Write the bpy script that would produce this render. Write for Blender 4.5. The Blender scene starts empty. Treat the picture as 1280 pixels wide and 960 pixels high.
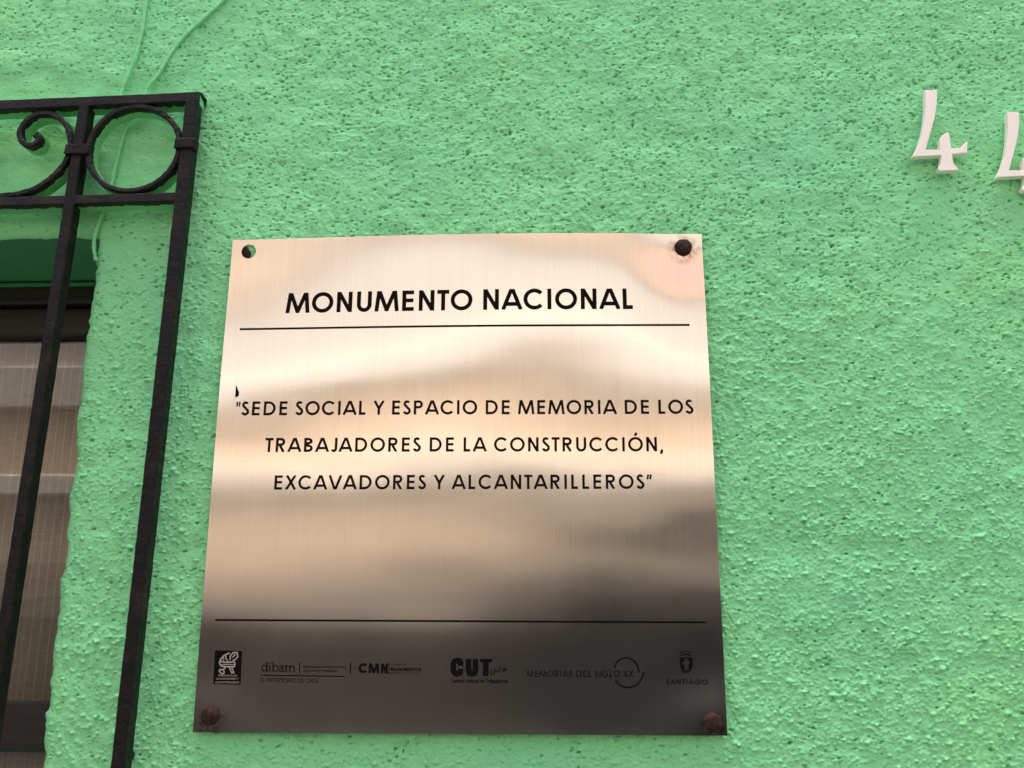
import bpy, bmesh, math, random
import numpy as np
from mathutils import Vector, Matrix

random.seed(7)
rng = np.random.default_rng(11)
R = math.radians
scene = bpy.context.scene
C = scene.collection

# ------------------------------------------------------------------ camera
FPX = 1150.0                       # focal length in pixels of the 1280 px wide photograph
CAM = np.array([0.082, -0.913, 1.600])
PITCH, YAW, ROLL = R(13.80), R(1.97), R(-0.10)
ZC = 1.737                         # height of the middle of the plaque


def rot(p, y, r):
    cy, sy = math.cos(y), math.sin(y)
    cp, sp = math.cos(p), math.sin(p)
    cr, sr = math.cos(r), math.sin(r)
    return (np.array([[cy, -sy, 0], [sy, cy, 0], [0, 0, 1]]) @ np.array([[1, 0, 0], [0, cp, -sp], [0, sp, cp]])
            @ np.array([[cr, 0, sr], [0, 1, 0], [-sr, 0, cr]]))


MC = rot(PITCH, YAW, ROLL)          # columns: right, forward, up
cam = bpy.data.cameras.new('camera')
cam.sensor_fit = 'HORIZONTAL'
cam.sensor_width = 36.0
cam.lens = 36.0 * FPX / 1280.0
cam.clip_start, cam.clip_end = 0.02, 500.0
camo = bpy.data.objects.new('camera', cam)
C.objects.link(camo)
mw = Matrix.Identity(4)
for i in range(3):
    mw[i][0], mw[i][1], mw[i][2], mw[i][3] = MC[i, 0], MC[i, 2], -MC[i, 1], CAM[i]
camo.matrix_world = mw
scene.camera = camo


def at(px, py, Y=0.0):
    """measure: the point of the plane y = Y that the photograph shows at pixel (px, py)"""
    d = MC @ np.array([(px - 640.0) / FPX, 1.0, (480.0 - py) / FPX])
    t = (Y - CAM[1]) / d[1]
    return CAM + d * t


# ------------------------------------------------------------------ light
SUN_EL, SUN_AZ = R(78.0), R(-20.0)       # bright haze: a broad soft sun almost overhead, a little behind the house
world = bpy.data.worlds.new('World')
scene.world = world
world.use_nodes = True
wn = world.node_tree
bg = wn.nodes['Background']
sky = wn.nodes.new('ShaderNodeTexSky')
sky.sky_type = 'NISHITA'
sky.sun_disc = False
sky.sun_elevation = SUN_EL
sky.sun_rotation = -SUN_AZ
sky.air_density = 0.6
sky.dust_density = 6.0
sky.ozone_density = 0.2
wn.links.new(sky.outputs[0], bg.inputs[0])
bg.inputs[1].default_value = 0.12
sl = bpy.data.lights.new('sun', 'SUN')
sl.energy = 1.5
sl.angle = R(60)
sl.color = (1.0, 0.93, 0.84)
so = bpy.data.objects.new('sun', sl)
so.rotation_euler = (SUN_EL - math.pi / 2, 0, SUN_AZ)
so.location = (0, 0, 12)
C.objects.link(so)
vs = scene.view_settings
scene.display_settings.display_device = 'sRGB'
vs.view_transform = 'Standard'
vs.look = 'None'
vs.gamma = 1.0
vs.use_curve_mapping = False
vs.exposure = 2.2


# ------------------------------------------------------------------ helpers
def mat(name, base=(.5, .5, .5), rough=.6, metal=0.0, spec=.5):
    m = bpy.data.materials.new(name)
    m.use_nodes = True
    b = m.node_tree.nodes['Principled BSDF']
    b.inputs['Base Color'].default_value = (*base, 1)
    b.inputs['Roughness'].default_value = rough
    b.inputs['Metallic'].default_value = metal
    b.inputs['Specular IOR Level'].default_value = spec
    return m, m.node_tree, b


def node(t, kind, **kw):
    n = t.nodes.new(kind)
    for k, v in kw.items():
        if k in n.inputs:
            n.inputs[k].default_value = v
        else:
            setattr(n, k, v)
    return n


def noise(t, vec, scale, detail=4.0, rough=.55):
    n = node(t, 'ShaderNodeTexNoise')
    n.inputs['Scale'].default_value = scale
    n.inputs['Detail'].default_value = detail
    n.inputs['Roughness'].default_value = rough
    if vec is not None:
        t.links.new(vec, n.inputs['Vector'])
    return n.outputs['Fac']


def ramp(t, fac, stops):
    n = node(t, 'ShaderNodeValToRGB')
    e = n.color_ramp.elements
    while len(e) < len(stops):
        e.new(.5)
    for q, (p, c) in zip(e, stops):
        q.position = p
        q.color = (*c, 1) if len(c) == 3 else c
    t.links.new(fac, n.inputs[0])
    return n.outputs[0]


def math_n(t, op, a, b=None, clamp=False):
    n = node(t, 'ShaderNodeMath', operation=op, use_clamp=clamp)
    for i, v in enumerate((a, b)):
        if v is None:
            continue
        if isinstance(v, (int, float)):
            n.inputs[i].default_value = v
        else:
            t.links.new(v, n.inputs[i])
    return n.outputs[0]


def mixc(t, fac, a, b):
    n = node(t, 'ShaderNodeMix', data_type='RGBA')
    for s, v in ((n.inputs['Factor'], fac), (n.inputs[6], a), (n.inputs[7], b)):
        if isinstance(v, (int, float)):
            s.default_value = v
        elif isinstance(v, tuple):
            s.default_value = (*v, 1)
        else:
            t.links.new(v, s)
    return n.outputs[2]


def pos(t):
    return node(t, 'ShaderNodeNewGeometry').outputs['Position']


def bump(t, b, height, strength, dist):
    n = node(t, 'ShaderNodeBump')
    n.inputs['Strength'].default_value = strength
    n.inputs['Distance'].default_value = dist
    t.links.new(height, n.inputs['Height'])
    t.links.new(n.outputs[0], b.inputs['Normal'])
    return n


def mapped(t, vec, scale):
    n = node(t, 'ShaderNodeMapping')
    n.inputs['Scale'].default_value = scale
    t.links.new(vec, n.inputs['Vector'])
    return n.outputs[0]


def obj(name, verts, faces, m=None, parent=None, smooth=False, mats=None, fmat=None):
    me = bpy.data.meshes.new(name)
    me.from_pydata([tuple(map(float, v)) for v in verts], [], faces)
    me.validate()
    o = bpy.data.objects.new(name, me)
    C.objects.link(o)
    for k in (mats or ([m] if m else [])):
        me.materials.append(k)
    if fmat is not None:
        me.polygons.foreach_set('material_index', fmat)
    if smooth:
        me.polygons.foreach_set('use_smooth', [True] * len(me.polygons))
    if parent is not None:
        o.parent = parent
        o.matrix_parent_inverse = parent.matrix_world.inverted()
    return o


def bm_obj(name, bm, m, parent=None, smooth=False):
    me = bpy.data.meshes.new(name)
    bmesh.ops.recalc_face_normals(bm, faces=bm.faces)
    bm.to_mesh(me)
    bm.free()
    o = bpy.data.objects.new(name, me)
    C.objects.link(o)
    me.materials.append(m)
    if smooth:
        me.polygons.foreach_set('use_smooth', [True] * len(me.polygons))
    if parent is not None:
        o.parent = parent
        o.matrix_parent_inverse = parent.matrix_world.inverted()
    return o


def tag(o, label=None, cat=None, group=None, kind=None):
    for k, v in (('label', label), ('category', cat), ('group', group), ('kind', kind)):
        if v:
            o[k] = v
    return o


def thing(name, loc, label, cat, group=None):
    o = bpy.data.objects.new(name, None)
    o.empty_display_size = .05
    o.location = tuple(map(float, loc))
    C.objects.link(o)
    bpy.context.view_layer.update()
    return tag(o, label, cat, group)


def add_box(bm, x0, x1, y0, y1, z0, z1, bev=0.0, seg=1):
    r = bmesh.ops.create_cube(bm, size=1.0)
    vs_ = r['verts']
    for v in vs_:
        v.co = Vector(((x0 + x1) / 2 + v.co.x * (x1 - x0), (y0 + y1) / 2 + v.co.y * (y1 - y0),
                       (z0 + z1) / 2 + v.co.z * (z1 - z0)))
    if bev:
        es = list({e for v in vs_ for e in v.link_edges})
        bmesh.ops.bevel(bm, geom=es, offset=bev, segments=seg, affect='EDGES', profile=.5)


def box(name, x0, x1, y0, y1, z0, z1, m, parent=None, bev=0.0):
    bm = bmesh.new()
    add_box(bm, x0, x1, y0, y1, z0, z1, bev)
    return bm_obj(name, bm, m, parent)


def vnoise(X, Z, cell, seed):
    """smooth value noise on arrays, in [-1, 1]"""
    g = np.random.default_rng(seed)
    T = g.uniform(-1, 1, (256, 256))
    x, z = X / cell + 1000.3, Z / cell + 1000.7
    xi, zi = np.floor(x).astype(int), np.floor(z).astype(int)
    fx, fz = x - xi, z - zi
    fx, fz = fx * fx * fx * (fx * (6 * fx - 15) + 10), fz * fz * fz * (fz * (6 * fz - 15) + 10)
    a, b = T[zi % 256, xi % 256], T[zi % 256, (xi + 1) % 256]
    c, d = T[(zi + 1) % 256, xi % 256], T[(zi + 1) % 256, (xi + 1) % 256]
    return (a * (1 - fx) + b * fx) * (1 - fz) + (c * (1 - fx) + d * fx) * fz


# ------------------------------------------------------------------ materials
GREEN = (.237, .685, .305)

# painted stucco
M_WALL, t, b = mat('green_painted_stucco', GREEN, .8, 0, .2)
P = pos(t)
n1 = noise(t, P, 4.5, 5)
n2 = noise(t, P, 60.0, 4)
col = mixc(t, ramp(t, n1, [(.3, (0, 0, 0)), (.7, (1, 1, 1))]), (.222, .655, .322), (.252, .69, .300))
col = mixc(t, ramp(t, n2, [(.62, (0, 0, 0)), (.80, (.35, .35, .35))]), col, (.16, .60, .30))
at_ = node(t, 'ShaderNodeAttribute', attribute_name='spill')
ns = noise(t, P, 170.0, 3)
sp = math_n(t, 'GREATER_THAN', math_n(t, 'ADD', at_.outputs['Fac'], math_n(t, 'MULTIPLY', ns, .9)), .98)
col = mixc(t, sp, col, (.022, .016, .016))
t.links.new(col, b.inputs['Base Color'])
t.links.new(ramp(t, n2, [(.3, (.74, .74, .74)), (.7, (.88, .88, .88))]), b.inputs['Roughness'])
hb = math_n(t, 'ADD', noise(t, P, 420.0, 3), math_n(t, 'MULTIPLY', noise(t, P, 160.0, 4), 1.5))
bump(t, b, hb, .55, .0010)

# green paint, smoother (cables, reveals)
M_GREEN, t, b = mat('green_paint', GREEN, .5, 0, .4)
bump(t, b, noise(t, pos(t), 250.0, 3), .4, .0008)

M_LINTEL, t, b = mat('dark_green_lintel', (.07, .29, .135), .5, 0, .3)  # darker green than the wall, with a stretched grain
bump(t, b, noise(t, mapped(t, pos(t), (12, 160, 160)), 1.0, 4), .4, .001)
# black iron, its back overpainted with the wall's green
M_IRON, t, b = mat('black_painted_iron', (.02, .016, .018), .5, 0, .18)
P = pos(t)
sx = node(t, 'ShaderNodeSeparateXYZ')
t.links.new(P, sx.inputs[0])
nn = noise(t, P, 120.0, 4)
edge = math_n(t, 'ADD', sx.outputs['Y'], math_n(t, 'MULTIPLY', math_n(t, 'SUBTRACT', nn, .5), .014))
isg = math_n(t, 'GREATER_THAN', edge, -.0205)
n3 = noise(t, P, 35.0, 5)
blk = mixc(t, ramp(t, n3, [(.50, (0, 0, 0)), (.74, (1, 1, 1))]), (.0085, .0075, .0072), (.026, .017, .013))
t.links.new(mixc(t, isg, blk, (.19, .55, .22)), b.inputs['Base Color'])
t.links.new(ramp(t, nn, [(.3, (.33, .33, .33)), (.7, (.58, .58, .58))]), b.inputs['Roughness'])
bump(t, b, math_n(t, 'ADD', noise(t, P, 420.0, 4), math_n(t, 'MULTIPLY', noise(t, P, 170.0, 3), 1.2)), .5, .0015)

def black_iron(name):
    m, t, b = mat(name, (.02, .016, .018), .5, 0, .14)
    P = pos(t)
    n3 = noise(t, P, 35.0, 5)
    nn = noise(t, P, 120.0, 4)
    t.links.new(mixc(t, ramp(t, n3, [(.50, (0, 0, 0)), (.74, (1, 1, 1))]), (.0085, .0075, .0072), (.026, .017, .013)), b.inputs['Base Color'])
    t.links.new(ramp(t, nn, [(.3, (.33, .33, .33)), (.7, (.58, .58, .58))]), b.inputs['Roughness'])
    bump(t, b, math_n(t, 'ADD', noise(t, P, 420.0, 4), math_n(t, 'MULTIPLY', noise(t, P, 170.0, 3), 1.2)), .5, .0015)
    return m


M_BLACK = black_iron('black_iron_bar')

# brushed stainless plate
M_STEEL, t, b = mat('brushed_steel', (.66, .60, .53), .2, 1.0)
P = pos(t)
streak = noise(t, mapped(t, P, (760, 760, 5)), 1.0, 2)
streak2 = noise(t, mapped(t, P, (380, 380, 2.5)), 1.0, 3)
smudge = noise(t, P, 14.0, 5, .65)
st = math_n(t, 'ADD', math_n(t, 'MULTIPLY', streak, .5), math_n(t, 'MULTIPLY', streak2, .5))
t.links.new(mixc(t, ramp(t, st, [(.30, (0, 0, 0)), (.70, (1, 1, 1))]), (.640, .617, .583), (.690, .667, .632)), b.inputs['Base Color'])
rg = math_n(t, 'ADD', math_n(t, 'MULTIPLY', smudge, .08), math_n(t, 'MULTIPLY', streak, .025))
t.links.new(math_n(t, 'ADD', rg, .095), b.inputs['Roughness'])
b.inputs['Anisotropic'].default_value = .85
tg = node(t, 'ShaderNodeTangent', direction_type='UV_MAP')
tg.uv_map = 'UVMap'
t.links.new(tg.outputs[0], b.inputs['Tangent'])
b.inputs['Anisotropic Rotation'].default_value = 0.0
STEEL_T, STEEL_B = t, b
bump(t, b, math_n(t, 'ADD', streak, streak2), .035, .0002)

M_INK, t, b = mat('black_enamel', (.0060, .0045, .0036), .7, 0, .04)
M_INKLINE, t, b = mat('pale_etched_line', (.42, .39, .35), .4, .6)

M_SCR, t, b = mat('scratched_metal', (.62, .60, .56), .45, 1)
M_RUST, t, b = mat('rusty_bolt', (.05, .028, .018), .85, 0, .2)
P = pos(t)
nr = noise(t, P, 260.0, 5)
t.links.new(ramp(t, nr, [(.35, (.014, .009, .007)), (.55, (.036, .018, .012)), (.75, (.085, .036, .018))]), b.inputs['Base Color'])
bump(t, b, nr, .7, .0012)

M_CREAM, t, b = mat('cream_painted_metal', (.92, .85, .76), .5)
bump(t, b, noise(t, pos(t), 180.0, 3), .25, .0006)

M_FRAME, t, b = mat('dark_stained_wood', (.020, .014, .011), .45, 0, .4)
P = pos(t)
g = noise(t, mapped(t, P, (6, 60, 90)), 1.0, 4)
t.links.new(ramp(t, g, [(.3, (.012, .009, .008)), (.7, (.034, .023, .018))]), b.inputs['Base Color'])
bump(t, b, g, .3, .001)

# thin window pane: fresnel mirror over clear
M_PANE = bpy.data.materials.new('window_glass')
M_PANE.use_nodes = True
t = M_PANE.node_tree
t.nodes.remove(t.nodes['Principled BSDF'])
fr = node(t, 'ShaderNodeFresnel')
fr.inputs['IOR'].default_value = 1.5
gl = node(t, 'ShaderNodeBsdfGlossy')
gl.inputs['Roughness'].default_value = .01
tr = node(t, 'ShaderNodeBsdfTransparent')
tr.inputs['Color'].default_value = (.82, .82, .80, 1)
mx = node(t, 'ShaderNodeMixShader')
t.links.new(math_n(t, 'MULTIPLY', fr.outputs[0], 1.2, True), mx.inputs[0])
t.links.new(tr.outputs[0], mx.inputs[1])
t.links.new(gl.outputs[0], mx.inputs[2])
t.links.new(mx.outputs[0], t.nodes['Material Output'].inputs['Surface'])

# sheer striped curtain
M_CURT, t, b = mat('striped_curtain_cloth', (.40, .35, .30), .85)
P = pos(t)
sx = node(t, 'ShaderNodeSeparateXYZ')
t.links.new(P, sx.inputs[0])
px = math_n(t, 'MULTIPLY', sx.outputs['X'], 1 / .0095)
fr_ = math_n(t, 'FRACT', px)
wob = noise(t, mapped(t, P, (40, 40, 6)), 1.0, 3)
line = math_n(t, 'LESS_THAN', fr_, .10)
sel = math_n(t, 'GREATER_THAN', noise(t, mapped(t, P, (32, 0, 0)), 1.0, 1), .44)
line = math_n(t, 'MULTIPLY', line, sel)
weave = math_n(t, 'MULTIPLY', math_n(t, 'ADD', noise(t, mapped(t, P, (600, 600, 30)), 1.0, 3), noise(t, mapped(t, P, (60, 60, 420)), 1.0, 3)), .5)
weave = ramp(t, weave, [(.34, (0, 0, 0)), (.66, (1, 1, 1))])
c0 = mixc(t, weave, (.52, .48, .425), (.74, .69, .62))
t.links.new(mixc(t, math_n(t, 'MULTIPLY', line, .9), c0, (.90, .88, .84)), b.inputs['Base Color'])

M_PLASTER, t, b = mat('plain_plaster', (.30, .27, .23), .9)
M_ROOF, t, b = mat('clay_roof', (.24, .10, .06), .8)
bump(t, b, noise(t, pos(t), 9.0, 3), .5, .03)

M_OPP, t, b = mat('ochre_facade_paint', (.66, .50, .36), .8)
P = pos(t)
t.links.new(mixc(t, noise(t, P, 1.2, 5), (.68, .49, .325), (.76, .57, .395)), b.inputs['Base Color'])
bump(t, b, noise(t, P, 40.0, 4), .4, .01)
M_TRIM, t, b = mat('white_trim_paint', (.85, .76, .645), .7)
M_UP, t, b = mat('pale_cream_paint', (.74, .66, .56), .8)
t.links.new(mixc(t, noise(t, pos(t), .9, 4), (.71, .62, .515), (.79, .71, .60)), b.inputs['Base Color'])
M_SALMON, t, b = mat('salmon_paint', (.72, .50, .40), .8)
M_DADO, t, b = mat('dark_granite_plinth', (.05, .042, .038), .9, 0, .1)
t.links.new(ramp(t, noise(t, pos(t), 30.0, 5), [(.3, (.006, .0062, .006)), (.7, (.016, .016, .0155))]), b.inputs['Base Color'])
M_BROWN, t, b = mat('brown_plinth_paint', (.036, .031, .026), .9, 0, .1)
M_BAND, t, b = mat('reflection_band_brown', (.36, .28, .205), .9, 0, .2)
M_GREYTRIM, t, b = mat('grey_trim_paint', (.17, .155, .135), .9, 0, .2)
M_DOOR, t, b = mat('brown_door_paint', (.05, .03, .02), .5)
M_BRASS, t, b = mat('dull_brass', (.5, .36, .16), .35, 1)
M_DARKGLASS, t, b = mat('dark_window_glass', (.015, .016, .018), .05)
M_ASPHALT, t, b = mat('asphalt', (.05, .049, .047), .85)
P = pos(t)
t.links.new(ramp(t, noise(t, P, 60.0, 6), [(.3, (.035, .034, .033)), (.7, (.07, .068, .065))]), b.inputs['Base Color'])
bump(t, b, noise(t, P, 180.0, 4), .6, .008)
M_PAVE, t, b = mat('concrete_paving', (.26, .25, .23), .85)
P = pos(t)
t.links.new(ramp(t, noise(t, P, 5.0, 6), [(.3, (.10, .096, .09)), (.7, (.17, .163, .15))]), b.inputs['Base Color'])
bump(t, b, noise(t, P, 120.0, 4), .4, .004)

# ------------------------------------------------------------------ ground, road, pavements
FAC = -10.0                        # the far side of the street
tag(box('ground', -150, 150, -150, 150, -.6, -.16, M_ASPHALT), kind='structure')
tag(box('road', -80, 80, FAC + 1.8, -1.9, -.155, -.13, M_ASPHALT), kind='structure')
tag(box('pavement', -80, 80, -1.75, .35, -.15, 0, M_PAVE, bev=.01), kind='structure')
tag(box('pavement', -80, 80, FAC - .3, FAC + 1.65, -.15, 0, M_ASPHALT, bev=.01), kind='structure')
tag(box('kerb', -80, 80, -1.9, -1.755, -.15, .004, M_PAVE, bev=.015), kind='structure')
tag(box('kerb', -80, 80, FAC + 1.655, FAC + 1.8, -.15, .004, M_PAVE, bev=.015), kind='structure')

# ------------------------------------------------------------------ house with the green wall
house = thing('house', (0, 0, 0), 'bright green rough stucco house front with a barred window', 'house')
HH = 5.1                                           # height of the house front

pR0, pR1 = at(119, 300), at(50, 955)
XW1 = float((pR0[0] + pR1[0]) / 2)                 # right edge of the window opening
XW0 = XW1 - 1.05
ZW1 = float(at(60, 295)[2])                        # its lintel
ZW0 = ZW1 - 1.25
TILT = float((pR0[0] - pR1[0]) / (pR0[2] - pR1[2]))
print('window', XW1, ZW1, 'tilt', TILT)
DEPTH = .150

FX0, FX1, FZ0, FZ1, STEP = -.62, .78, 1.42, 2.32, .00085
xs = np.concatenate([np.linspace(-4.2, FX0 - .04, 72), np.arange(FX0, FX1, STEP), np.linspace(FX1 + .04, 5.2, 84)])
zs = np.concatenate([np.linspace(0.0, FZ0 - .04, 34), np.arange(FZ0, FZ1, STEP), np.linspace(FZ1 + .04, HH, 56)])


def snap(a, v):
    i = int(np.argmin(abs(a - v)))
    a[i] = v
    return i


ix0, ix1 = snap(xs, XW0), snap(xs, XW1)
iz0, iz1 = snap(zs, ZW0), snap(zs, ZW1)
NX, NZ = len(xs), len(zs)
X, Z = np.meshgrid(xs, zs)
H = np.zeros_like(X)
fx0 = int(np.searchsorted(xs, FX0 - 1e-6))
fx1 = int(np.searchsorted(xs, FX1 - 1e-6))
fz0 = int(np.searchsorted(zs, FZ0 - 1e-6))
fz1 = int(np.searchsorted(zs, FZ1 - 1e-6))
nfx, nfz = fx1 - fx0, fz1 - fz0
fX, fZ = X[fz0:fz1, fx0:fx1], Z[fz0:fz1, fx0:fx1]

# where the plaster was trowelled smooth: round the top of the window grille
gx = float(at(238, 150)[0])
gz_top, gz_bot = float(at(100, 92)[2]), float(at(100, 262)[2])


def sm(e0, e1, v):
    q = np.clip((v - e0) / (e1 - e0), 0, 1)
    return q * q * (3 - 2 * q)


edge_n = .012 * vnoise(fX, fZ, .03, 5)
smooth_area = sm(gx + .01, gx - .02, fX + edge_n) * sm(gz_top + .012, gz_top - .02, fZ + edge_n) * sm(gz_bot - .03, gz_bot + .01, fZ + edge_n)
lint = sm(XW1 + .012, XW1 - .01, fX + .5 * edge_n) * sm(ZW1 + .06, ZW1 + .045, fZ) * .5
amp = 1.0 - .86 * np.maximum(smooth_area, lint)
strip = sm(gx - .01, gx - .05, fX)                  # band between window and grille edge: flatter with separate lumps
patch = np.clip(.80 + .40 * vnoise(fX, fZ, .10, 21) + .25 * vnoise(fX, fZ, .04, 22), .25, 1.25)

hf = np.zeros((nfz, nfx))


def lumps(n, smin, smax, amin, amax, win, seed, sign=1, keep=None, flat=False):
    g = np.random.default_rng(seed)
    ci = g.integers(win, nfx - win, n)
    cj = g.integers(win, nfz - win, n)
    if keep is not None:
        ok = g.random(n) < keep[cj, ci]
        ci, cj = ci[ok], cj[ok]
        n = len(ci)
    s = smin + (smax - smin) * g.random(n) ** 2.0
    a = (amin + (amax - amin) * g.random(n) ** 2.2) * (.6 + .4 * s / smax)
    th = g.random(n) * math.pi
    el = g.uniform(.55, 1.0, n)
    if flat:
        th = g.normal(0, .3, n)
        el = g.uniform(.40, .85, n)
    k = np.arange(-win, win + 1)
    KX, KZ = np.meshgrid(k, k)
    ox, oz = g.uniform(-.5, .5, n), g.uniform(-.5, .5, n)
    dx = (KX[None] - ox[:, None, None]) * STEP
    dz = (KZ[None] - oz[:, None, None]) * STEP
    c, s_ = np.cos(th)[:, None, None], np.sin(th)[:, None, None]
    u = (c * dx + s_ * dz)
    v = (-s_ * dx + c * dz) / el[:, None, None]
    r2 = (u * u + v * v) / (s[:, None, None] ** 2)
    # steeper below than above: the plaster sagged while wet
    r2 = r2 * np.where(dz < 0, 4.0, .75)
    val = a[:, None, None] * np.exp(-r2 ** 2.0)
    idx = (cj[:, None, None] + KZ[None]) * nfx + (ci[:, None, None] + KX[None])
    out = np.zeros(nfx * nfz)
    np.maximum.at(out, idx.ravel(), val.ravel())
    return out.reshape(nfz, nfx) * sign


# trowel seams: two ragged, nearly level ridges low on the right, one at the left of the plaque
def seam(zc, x0, x1, seed, a=1.0, slope=0.0):
    zz = zc + slope * (fX - x0) + .006 * vnoise(fX, fZ * 0, .06, seed) + .003 * vnoise(fX, fZ * 0, .017, seed + 1)
    d = fZ - zz
    prof = np.where(d > 0, np.exp(-(d / .016) ** 2), np.exp(-(d / .006) ** 2))
    return 1.25 * a * prof * sm(x0 - .02, x0 + .03, fX) * sm(x1 + .02, x1 - .03, fX) * (.65 + .5 * vnoise(fX, fZ, .02, seed + 2))


zr = float(at(1100, 655)[2])
zr2 = float(at(1050, 812)[2])
seams = seam(zr, .25, .9, 41, .9, -.07) + seam(zr2, .30, .9, 44, .8, .0) + seam(float(at(200, 815)[2]), -.42, -.27, 47, .9)
dens = np.clip((patch + .5 * seams) * (1 - .10 * strip), 0, 1)
upz = sm(1.80, 2.02, fZ + .03 * vnoise(fX, fZ, .09, 55))
big = lumps(13000, .0013, .0029, .0005, .0017, 7, 101, keep=dens)
small = lumps(95000, .0008, .0017, .0002, .0010, 4, 102, keep=np.clip(dens + .15, 0, 1))
pits = lumps(36000, .0009, .0019, .0010, .0068, 5, 103, flat=True, keep=np.clip(.22 + .58 * upz + .3 * vnoise(fX, fZ, .05, 56), .1, 1))
low = .0011 * vnoise(fX, fZ, .055, 31) + .0009 * vnoise(fX, fZ, .022, 32) + .0004 * vnoise(fX, fZ, .009, 33) + .00022 * vnoise(fX, fZ, .0042, 34)
def isl(cx, cz, seed, lo, hi):
    return sm(lo, hi, vnoise(fX / cx + .6 * vnoise(fX, fZ, .012, seed + 1), fZ / cz, 1.0, seed))


grain = (.00050 * isl(.0036, .0029, 201, .10, .45) + .00036 * isl(.0025, .0021, 203, .08, .45) + .00060 * isl(.0072, .0058, 205, .32, .60)
         + .00020 * vnoise(fX, fZ, .0020, 207)) * np.clip(.30 + .8 * patch + .9 * seams, .3, 1.9) * (1.0 - .52 * upz) * (1 - .55 * sm(-.215, -.245, fX + edge_n)) * (1 - .30 * (1 - upz))
hf = amp * grain + amp * (1 + .5 * seams) * ((2.0 - 1.45 * upz) * np.maximum(big, small) + .8 * np.minimum(big, small) - 1.15 * pits) + low * (.35 + .65 * amp) + .0006 * seams
hf += .0012 * smooth_area * vnoise(fX, fZ, .03, 61) + .0005 * smooth_area * vnoise(fX, fZ, .012, 62)
# the rough coat stands about 3 mm proud of the smooth panel
hf -= .0025 * smooth_area
# hairline crack in the render at the upper right
for c0, c1, wv in ((at(1158, 14), at(1182, 118), 91), (at(1186, 118), at(1196, 150), 92)):
    tt_ = np.clip((fZ - c0[2]) / (c1[2] - c0[2]), 0, 1)
    cx_ = c0[0] + tt_ * (c1[0] - c0[0]) + .004 * vnoise(fZ, fZ * 0, .016, wv) + .0015 * vnoise(fZ, fZ * 0, .005, wv + 3)
    hf -= .0016 * np.exp(-((fX - cx_) / .0011) ** 2) * (tt_ > 0) * (tt_ < 1)
# soften the height where the fine plaster ends
fade = sm(FX0, FX0 + .03, fX) * sm(FX1, FX1 - .03, fX) * sm(FZ0, FZ0 + .02, fZ) * sm(FZ1, FZ1 - .02, fZ)
H[fz0:fz1, fx0:fx1] = hf * fade
# shape the edge of the window opening: rounded and uneven
dxe = np.maximum(X - XW1, np.maximum(XW0 - X, Z - ZW1))
inside_band = (Z < ZW1 + .02) & (Z > ZW0 - .02)
H -= np.where(inside_band & (dxe > -.001), .006 * np.exp(-np.maximum(dxe, 0) / .0035), 0)
XX = X + np.where(Z < ZW1 + .15, TILT * (Z - (ZW1 - .25)) * np.exp(-((X - XW1) / .06) ** 2), 0)
jit = .0024 * vnoise(Z * 0, Z, .018, 71) + .0014 * vnoise(Z * 0, Z, .006, 72)
XX = XX + jit * np.exp(-((X - XW1) / .006) ** 2)
ZZ = Z + (.0022 * vnoise(X, X * 0, .025, 73) + .0012 * vnoise(X, X * 0, .007, 74)) * np.exp(-((Z - ZW1) / .006) ** 2)

co = np.stack([XX, -H, ZZ], -1).reshape(-1, 3)
J, I = np.mgrid[0:NZ - 1, 0:NX - 1]
keepf = ~((I >= ix0) & (I < ix1) & (J >= iz0) & (J < iz1))
J, I = J[keepf], I[keepf]
quads = np.stack([J * NX + I, J * NX + I + 1, (J + 1) * NX + I + 1, (J + 1) * NX + I], -1)
used = np.zeros(len(co), bool)
used[quads.ravel()] = True
remap = np.cumsum(used) - 1
me = bpy.data.meshes.new('front_wall')
cv = co[used]
qf = remap[quads]
me.vertices.add(len(cv))
me.vertices.foreach_set('co', cv.ravel().astype(np.float32))
me.loops.add(qf.size)
me.loops.foreach_set('vertex_index', qf.ravel().astype(np.int32))
me.polygons.add(len(qf))
me.polygons.foreach_set('loop_start', np.arange(0, qf.size, 4, dtype=np.int32))
me.polygons.foreach_set('use_smooth', np.ones(len(qf), bool))
me.update(calc_edges=True)
me.materials.append(M_WALL)

# black paint slopped past the iron onto the stucco, beside the outer bar of the grille
pa, pb = at(249, 128), at(159, 955)
lx = pb[0] + (cv[:, 2] - pb[2]) * (pa[0] - pb[0]) / (pa[2] - pb[2])
dd = cv[:, 0] - lx
spill = np.clip(1 - abs(dd + .002) / .010, 0, 1) * (.60 + .55 * np.clip((cv[:, 2] - 1.95) / .15, 0, 1))
spill *= (cv[:, 2] < pa[2] + .006) & (cv[:, 2] > 1.3)
spill *= .88 + .6 * np.clip(vnoise(cv[:, 0], cv[:, 2], .02, 81), -.6, 1)
a_ = me.attributes.new('spill', 'FLOAT', 'POINT')
a_.data.foreach_set('value', spill.astype(np.float32))
fw = bpy.data.objects.new('front_wall', me)
C.objects.link(fw)
fw.parent = house

# reveals of the opening: jambs, lintel underside, sill
rv, rf = [], []
grid = lambda j, i: co[j * NX + i]


def strip_faces(line, back):
    k0 = len(rv)
    n = len(line)
    for p, q in zip(line, back):
        rv.append(p)
        rv.append((p + q) / 2 + np.array([0, 0, 0]))
        rv.append(q)
    for k in range(n - 1):
        a = k0 + 3 * k
        rf.append((a, a + 1, a + 4, a + 3))
        rf.append((a + 1, a + 2, a + 5, a + 4))


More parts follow.
